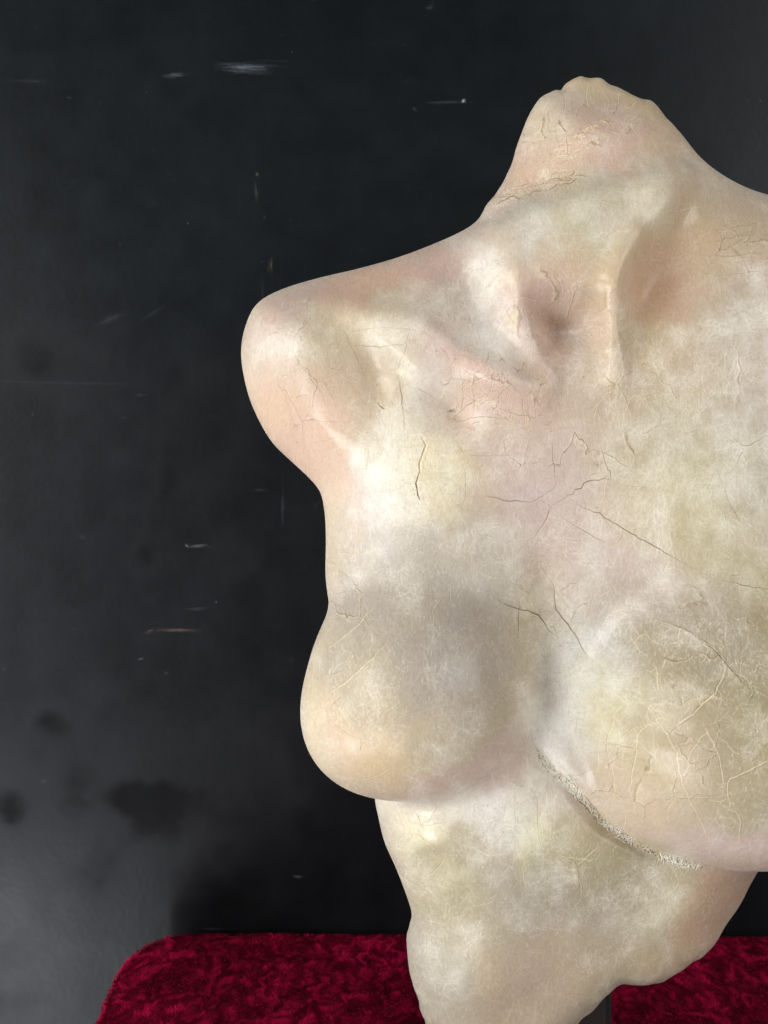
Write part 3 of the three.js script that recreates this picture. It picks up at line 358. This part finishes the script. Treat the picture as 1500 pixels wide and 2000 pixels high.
{ // the lifted edges of the cracked resin skin
  const geos = [];
  lips.forEach(([pts, w], n) => {
    const line = []; for (let i = 0; i + 1 < pts.length; i++) { const m = Math.max(2, Math.hypot(pts[i + 1][0] - pts[i][0], pts[i + 1][1] - pts[i][1]) / 7 | 0), p0 = pts[Math.max(0, i - 1)], p1 = pts[i], p2 = pts[i + 1], p3 = pts[Math.min(pts.length - 1, i + 2)]; for (let k = 0; k < m; k++) { const t = k / m, cr = (c) => .5 * (2 * p1[c] + (p2[c] - p0[c]) * t + (2 * p0[c] - 5 * p1[c] + 4 * p2[c] - p3[c]) * t * t + (3 * p1[c] - p0[c] - 3 * p2[c] + p3[c]) * t * t * t); line.push([cr(0), cr(1)]); } }
    line.push(pts[pts.length - 1]);
    const P = line.map(([x, y]) => new THREE.Vector3(...hit(x + gauss() * .5, y + gauss() * .5))), pos = [], idx = [], side = hash(n, 3, 5) < .6 ? 1 : -1, E = .0015;
    P.forEach((p, i) => {
      const N = new THREE.Vector3(body(p.x + E, p.y, p.z) - body(p.x - E, p.y, p.z), body(p.x, p.y + E, p.z) - body(p.x, p.y - E, p.z), body(p.x, p.y, p.z + E) - body(p.x, p.y, p.z - E)).normalize();
      const T = P[Math.min(P.length - 1, i + 1)].clone().sub(P[Math.max(0, i - 1)]).normalize(), B = new THREE.Vector3().crossVectors(N, T).multiplyScalar(side), e = Math.pow(Math.sin(Math.PI * (i + .3) / (P.length - .4)), .6), l = (.0001 + .00012 * w) * e * (.5 + .8 * noise(i * .4, n, 46)), wd = (.0018 + .0006 * w) * (.6 + .7 * noise(i * .3, n, 47));
      for (const [b, h] of [[-.0001, -.0004], [0, l], [.45 * wd, l * .72], [wd, -.0002]]) pos.push(...p.clone().addScaledVector(B, b).addScaledVector(N, h).toArray());
    });
    for (let i = 0; i + 1 < P.length; i++) for (let k = 0; k < 3; k++) { const a = i * 4 + k; if (side > 0) idx.push(a, a + 4, a + 1, a + 1, a + 4, a + 5); else idx.push(a, a + 1, a + 4, a + 1, a + 5, a + 4); }
    const g = new THREE.BufferGeometry(), uv = []; for (let i = 0; i < pos.length; i += 3) uv.push(...uvOf(pos[i], pos[i + 1], pos[i + 2]));
    g.setAttribute('position', new THREE.Float32BufferAttribute(pos, 3)); g.setAttribute('uv', new THREE.Float32BufferAttribute(uv, 2)); g.setIndex(idx); g.computeVertexNormals(); geos.push(g);
  });
  tag(mesh('crack_edge', mergeGeometries(geos), resin, torso), 'thin lifted edges of resin along the cracks', null, 'stuff');
}

// ---------------------------------------------------------------- loose glass fibres along the split under the breast
{
  const seam = [[1040, 1462], [1062, 1492], [1090, 1512], [1112, 1530], [1135, 1562], [1160, 1590], [1190, 1614], [1228, 1640], [1268, 1660], [1318, 1681], [1372, 1692]], geos = [];
  const fray = (px, py, n, spread, len, rad) => {
    for (let i = 0; i < n; i++) {
      const p = new THREE.Vector3(...hit(px + gauss() * spread, py + gauss() * spread * .8)), a = rnd() * 6.28, l = len * (.4 + rnd()), lift = rnd() * .0006;
      const d = new THREE.Vector3(Math.cos(a), Math.sin(a), .15 * gauss()).multiplyScalar(l / 2), e = new THREE.Vector3(-Math.sin(a), Math.cos(a), 0).multiplyScalar(gauss() * l * .12);
      p.z += lift;
      geos.push(new THREE.TubeGeometry(new THREE.QuadraticBezierCurve3(p.clone().sub(d), p.clone().add(e).setZ(p.z + .001 * rnd()), p.clone().add(d)), 3, rad * (.6 + .7 * rnd()), 3));
    }
  };
  for (let i = 0; i + 1 < seam.length; i++) for (let t = 0; t < 1; t += .12) { const x = seam[i][0] * (1 - t) + seam[i + 1][0] * t, y = seam[i][1] * (1 - t) + seam[i + 1][1] * t, dense = (x > 1100 && x < 1130) || (x > 1180 && x < 1235) || (x > 1290 && x < 1350) ? 6 : 1; fray(x, y, dense, dense > 3 ? 5 : 2.5, .0045, .00016); }
  const m = new THREE.MeshPhysicalMaterial({ color: new THREE.Color().setRGB(.88, .86, .76), roughness: .45 }); m.name = 'glass_fibre';
  tag(mesh('frayed_fibre', mergeGeometries(geos), m, torso), 'frayed white glass fibres along the split below the right breast', null, 'stuff');
}

// ---------------------------------------------------------------- table with crushed velvet
const TY0 = -0.37;
{
  const shape = new THREE.Shape(), pts = [[-.196, -.66], [-.2083, -.893], [-.211, -.9314], [-.2132, -.9656], [-.2142, -.998], [-.2117, -1.0243], [-.2063, -1.0484], [-.1971, -1.0671], [-.187, -1.0762], [-.176, -1.081], [-.162, -1.0832], [-.135, -1.0832], [.1, -1.079], [.325, -1.0745], [.36, -1.068], [.39, -1.04], [.4, -.99], [.41, -.66]];
  const P = pts.map(([x, d]) => new THREE.Vector2(x, d));
  const curve = new THREE.SplineCurve(P.slice(1, 12)), line = [P[0], ...curve.getPoints(48), ...P.slice(12)];
  // a sheet of velvet: fine grid on top, rounded over the edge, hanging below it
  const inset = (d) => { const n = line.length, o = []; for (let i = 0; i < n; i++) { const a = line[(i + n - 1) % n], b = line[(i + 1) % n], t = b.clone().sub(a).normalize(); o.push(new THREE.Vector2(line[i].x - t.y * d * -1, line[i].y + t.x * d * -1)); } return o; };
  const N = 1024, [c, g] = canvasOf(N, N), [b, h] = canvasOf(N, N), im = g.createImageData(N, N), hi = h.createImageData(N, N);
  for (let j = 0; j < N; j++) for (let i = 0; i < N; i++) {
    const k = (j * N + i) * 4, w = 26 * (fbm(i / 60, j / 60, 5, 3) - .5), n = fbm((i + w) / 8, (j + w * 2) / 15, 6, 5), n2 = fbm(i / 70, j / 70, 7, 2), r = 1 - Math.abs(2 * fbm((i + w) / 46, (j - w) / 60, 17, 3) - 1), f = noise(i / 1.6, j / 3.4, 18);
    let v = smooth(.22, .82, n) * .62 + smooth(.25, .75, n2) * .22 + Math.pow(r, 10) * .3 + (f - .5) * .22;  // patches of nap sheen painted into the red
    v = clamp(v, 0, 1.1);
    im.data[k] = 50 + 112 * v; im.data[k + 1] = 1 + 14 * v * v; im.data[k + 2] = 14 + 46 * v; im.data[k + 3] = 255;
    hi.data[k] = hi.data[k + 1] = hi.data[k + 2] = clamp(60 + 110 * v + 40 * f, 0, 255); hi.data[k + 3] = 255;
  }
  g.putImageData(im, 0, 0); h.putImageData(hi, 0, 0);
  const ct = tex(c, true, true), bt = tex(b, false, true);
  const velvet = new THREE.MeshPhysicalMaterial({ map: ct, bumpMap: bt, bumpScale: .0012, roughness: .9, specularIntensity: .2, sheen: .35, sheenColor: new THREE.Color().setRGB(.55, .04, .13), sheenRoughness: .45 }); velvet.name = 'crushed_velvet';
  const rings = [[.010, 0], [.006, 0], [.004, -.0002], [.0022, -.0009], [.0008, -.0022], [0, -.004], [-.0004, -.012], [-.0005, -.05]], pos = [], idx = [];
  const n = line.length, U = 2.6;
  rings.forEach(([d, y]) => inset(-d).forEach((p) => pos.push(p.x, TY0 + y, D + p.y)));
  for (let r = 0; r + 1 < rings.length; r++) for (let i = 0; i < n; i++) { const a = r * n + i, bb = r * n + (i + 1) % n; idx.push(a, bb, a + n, bb, bb + n, a + n); }
  const uvs = (p) => { const o = []; for (let i = 0; i < p.length; i += 3) o.push(p[i] * U, (p[i + 2] - p[i + 1] + TY0) * U); return o; };
  const build = (p, ix) => { const o = new THREE.BufferGeometry(); o.setAttribute('position', new THREE.Float32BufferAttribute(p, 3)); o.setAttribute('uv', new THREE.Float32BufferAttribute(uvs(p), 2)); o.setIndex(ix); o.computeVertexNormals(); return o; };
  const flip = (ix) => { const o = []; for (let i = 0; i < ix.length; i += 3) o.push(ix[i], ix[i + 2], ix[i + 1]); return o; };
  let hem = build(pos, idx); if (hem.attributes.normal.getY(n) < 0) hem = build(pos, flip(idx));
  for (let i = 0; i < n; i++) hem.attributes.normal.setXYZ(i, 0, 1, 0);
  const tp = pos.slice(0, n * 3), ti = THREE.ShapeUtils.triangulateShape(inset(-.010), []).flat();
  let top = build(tp, ti); if (top.attributes.normal.getY(0) < 0) top = build(tp, flip(ti));
  for (let i = 0; i < n; i++) top.attributes.normal.setXYZ(i, 0, 1, 0);
  const cl = mergeGeometries([hem, top]);
  const table = tag(new THREE.Group(), 'display table covered in crushed crimson velvet with a rounded corner against the black wall', 'table'); table.name = 'velvet_table'; scene.add(table);
  mesh('velvet_cover', cl, velvet, table);
  { // the pile: short fibres crushed this way and that, nap sheen painted in their colour
    const n = 170000, blade = new THREE.BufferGeometry(); blade.setAttribute('position', new THREE.Float32BufferAttribute([-.5, 0, 0, .5, 0, 0, -.3, .6, 0, .3, .6, 0, 0, 1, 0], 3)); blade.setIndex([0, 1, 2, 1, 3, 2, 2, 3, 4]); blade.computeVertexNormals();
    const pile = new THREE.InstancedMesh(blade, new THREE.MeshPhysicalMaterial({ color: 0xffffff, roughness: 1, specularIntensity: .12, specularColor: new THREE.Color().setRGB(1, .2, .3), side: THREE.DoubleSide }), n), M = new THREE.Matrix4(), q = new THREE.Quaternion(), up = new THREE.Vector3(0, 1, 0), d = new THREE.Vector3(), c = new THREE.Color();
    const inP = (x, y) => { let o = false; for (let i = 0, j = line.length - 1; i < line.length; j = i++) if ((line[i].y > y) !== (line[j].y > y) && x < (line[j].x - line[i].x) * (y - line[i].y) / (line[j].y - line[i].y) + line[i].x) o = !o; return o; };
    let k = 0;
    while (k < n) {
      const x = -.216 + rnd() * .63, y = -1.085 + rnd() * .265; if (!inP(x, y)) continue;
      const a = 12 * fbm(x * 45, y * 45, 61, 3), t = .5 + 1.6 * fbm(x * 80, y * 60, 64, 3) - .35, v = clamp(smooth(.25, .78, fbm(x * 210 + 3 * fbm(x * 60, y * 40, 66, 2), y * 80 + 3 * fbm(x * 50, y * 40, 68, 2), 67, 4)) * .75 + .3 * (fbm(x * 40, y * 24, 72, 2) - .4) + gauss() * .1, 0, 1);
      d.set(Math.cos(a) * t, 1, Math.sin(a) * t * .8).normalize(); q.setFromUnitVectors(up, d); const l = .0016 + .0012 * rnd(), w = .00035 + .0003 * rnd();
      M.compose(new THREE.Vector3(x, TY0 - .0003, D + y), q, new THREE.Vector3(w, l, w)); pile.setMatrixAt(k, M); c.setRGB(.07 + .41 * v * v, .001 + .006 * v * v, .009 + .052 * v * v); pile.setColorAt(k, c); k++;
    }
    pile.name = 'velvet_pile'; pile.castShadow = pile.receiveShadow = true; table.add(pile); tag(pile, 'short crushed pile of the velvet', null, 'stuff');
  }
  const board = new THREE.ExtrudeGeometry(new THREE.Shape(inset(-.004)), { depth: .026, bevelEnabled: false }); board.rotateX(Math.PI / 2); board.scale(1, 1, 1); board.translate(0, TY0 - .006, D);
  mesh('table_board', board, new THREE.MeshStandardMaterial({ color: 0x2a1a14, roughness: .7 }), table);
}

// ---------------------------------------------------------------- the dark stand that carries the torso
{
  const stand = tag(new THREE.Group(), 'narrow dark metal stand rising from the velvet behind the torso', 'stand'); stand.name = 'display_stand'; scene.add(stand);
  const mb = new THREE.MeshStandardMaterial({ color: new THREE.Color().setRGB(.028, .017, .018), roughness: .5 }), mk = new THREE.MeshStandardMaterial({ color: new THREE.Color().setRGB(.006, .005, .005), roughness: .6 });
  const [xr] = at(1186, 1960, -.03), [xk] = at(1198, 1960, -.036), lean = -.012;
  const p1 = mesh('post', new RoundedBoxGeometry(.062, .21, .006, 2, .0012), mb, stand); p1.position.set(xr - .031, TY0 + .105, -.033); p1.rotation.z = lean;
  const p2 = mesh('dark_strip', new RoundedBoxGeometry(.070, .21, .008, 2, .0012), mk, stand); p2.position.set(xk - .035, TY0 + .105, -.0415); p2.rotation.z = lean;  // darker strip showing past the right edge of the post
  const bs = mesh('base_plate', new RoundedBoxGeometry(.15, .008, .12, 3, .002), mk, stand); bs.position.set(xr - .035, TY0 + .004, .02);
  const [sx, sy] = at(1152, 1962, -.028), ring = mesh('screw_eye', new THREE.TorusGeometry(.0032, .0008, 8, 20), new THREE.MeshStandardMaterial({ color: 0x6a5a52, roughness: .35, metalness: .8 }), stand); ring.position.set(sx, sy, -.0285); ring.rotation.y = .5;
}
renderer.render(scene, camera);
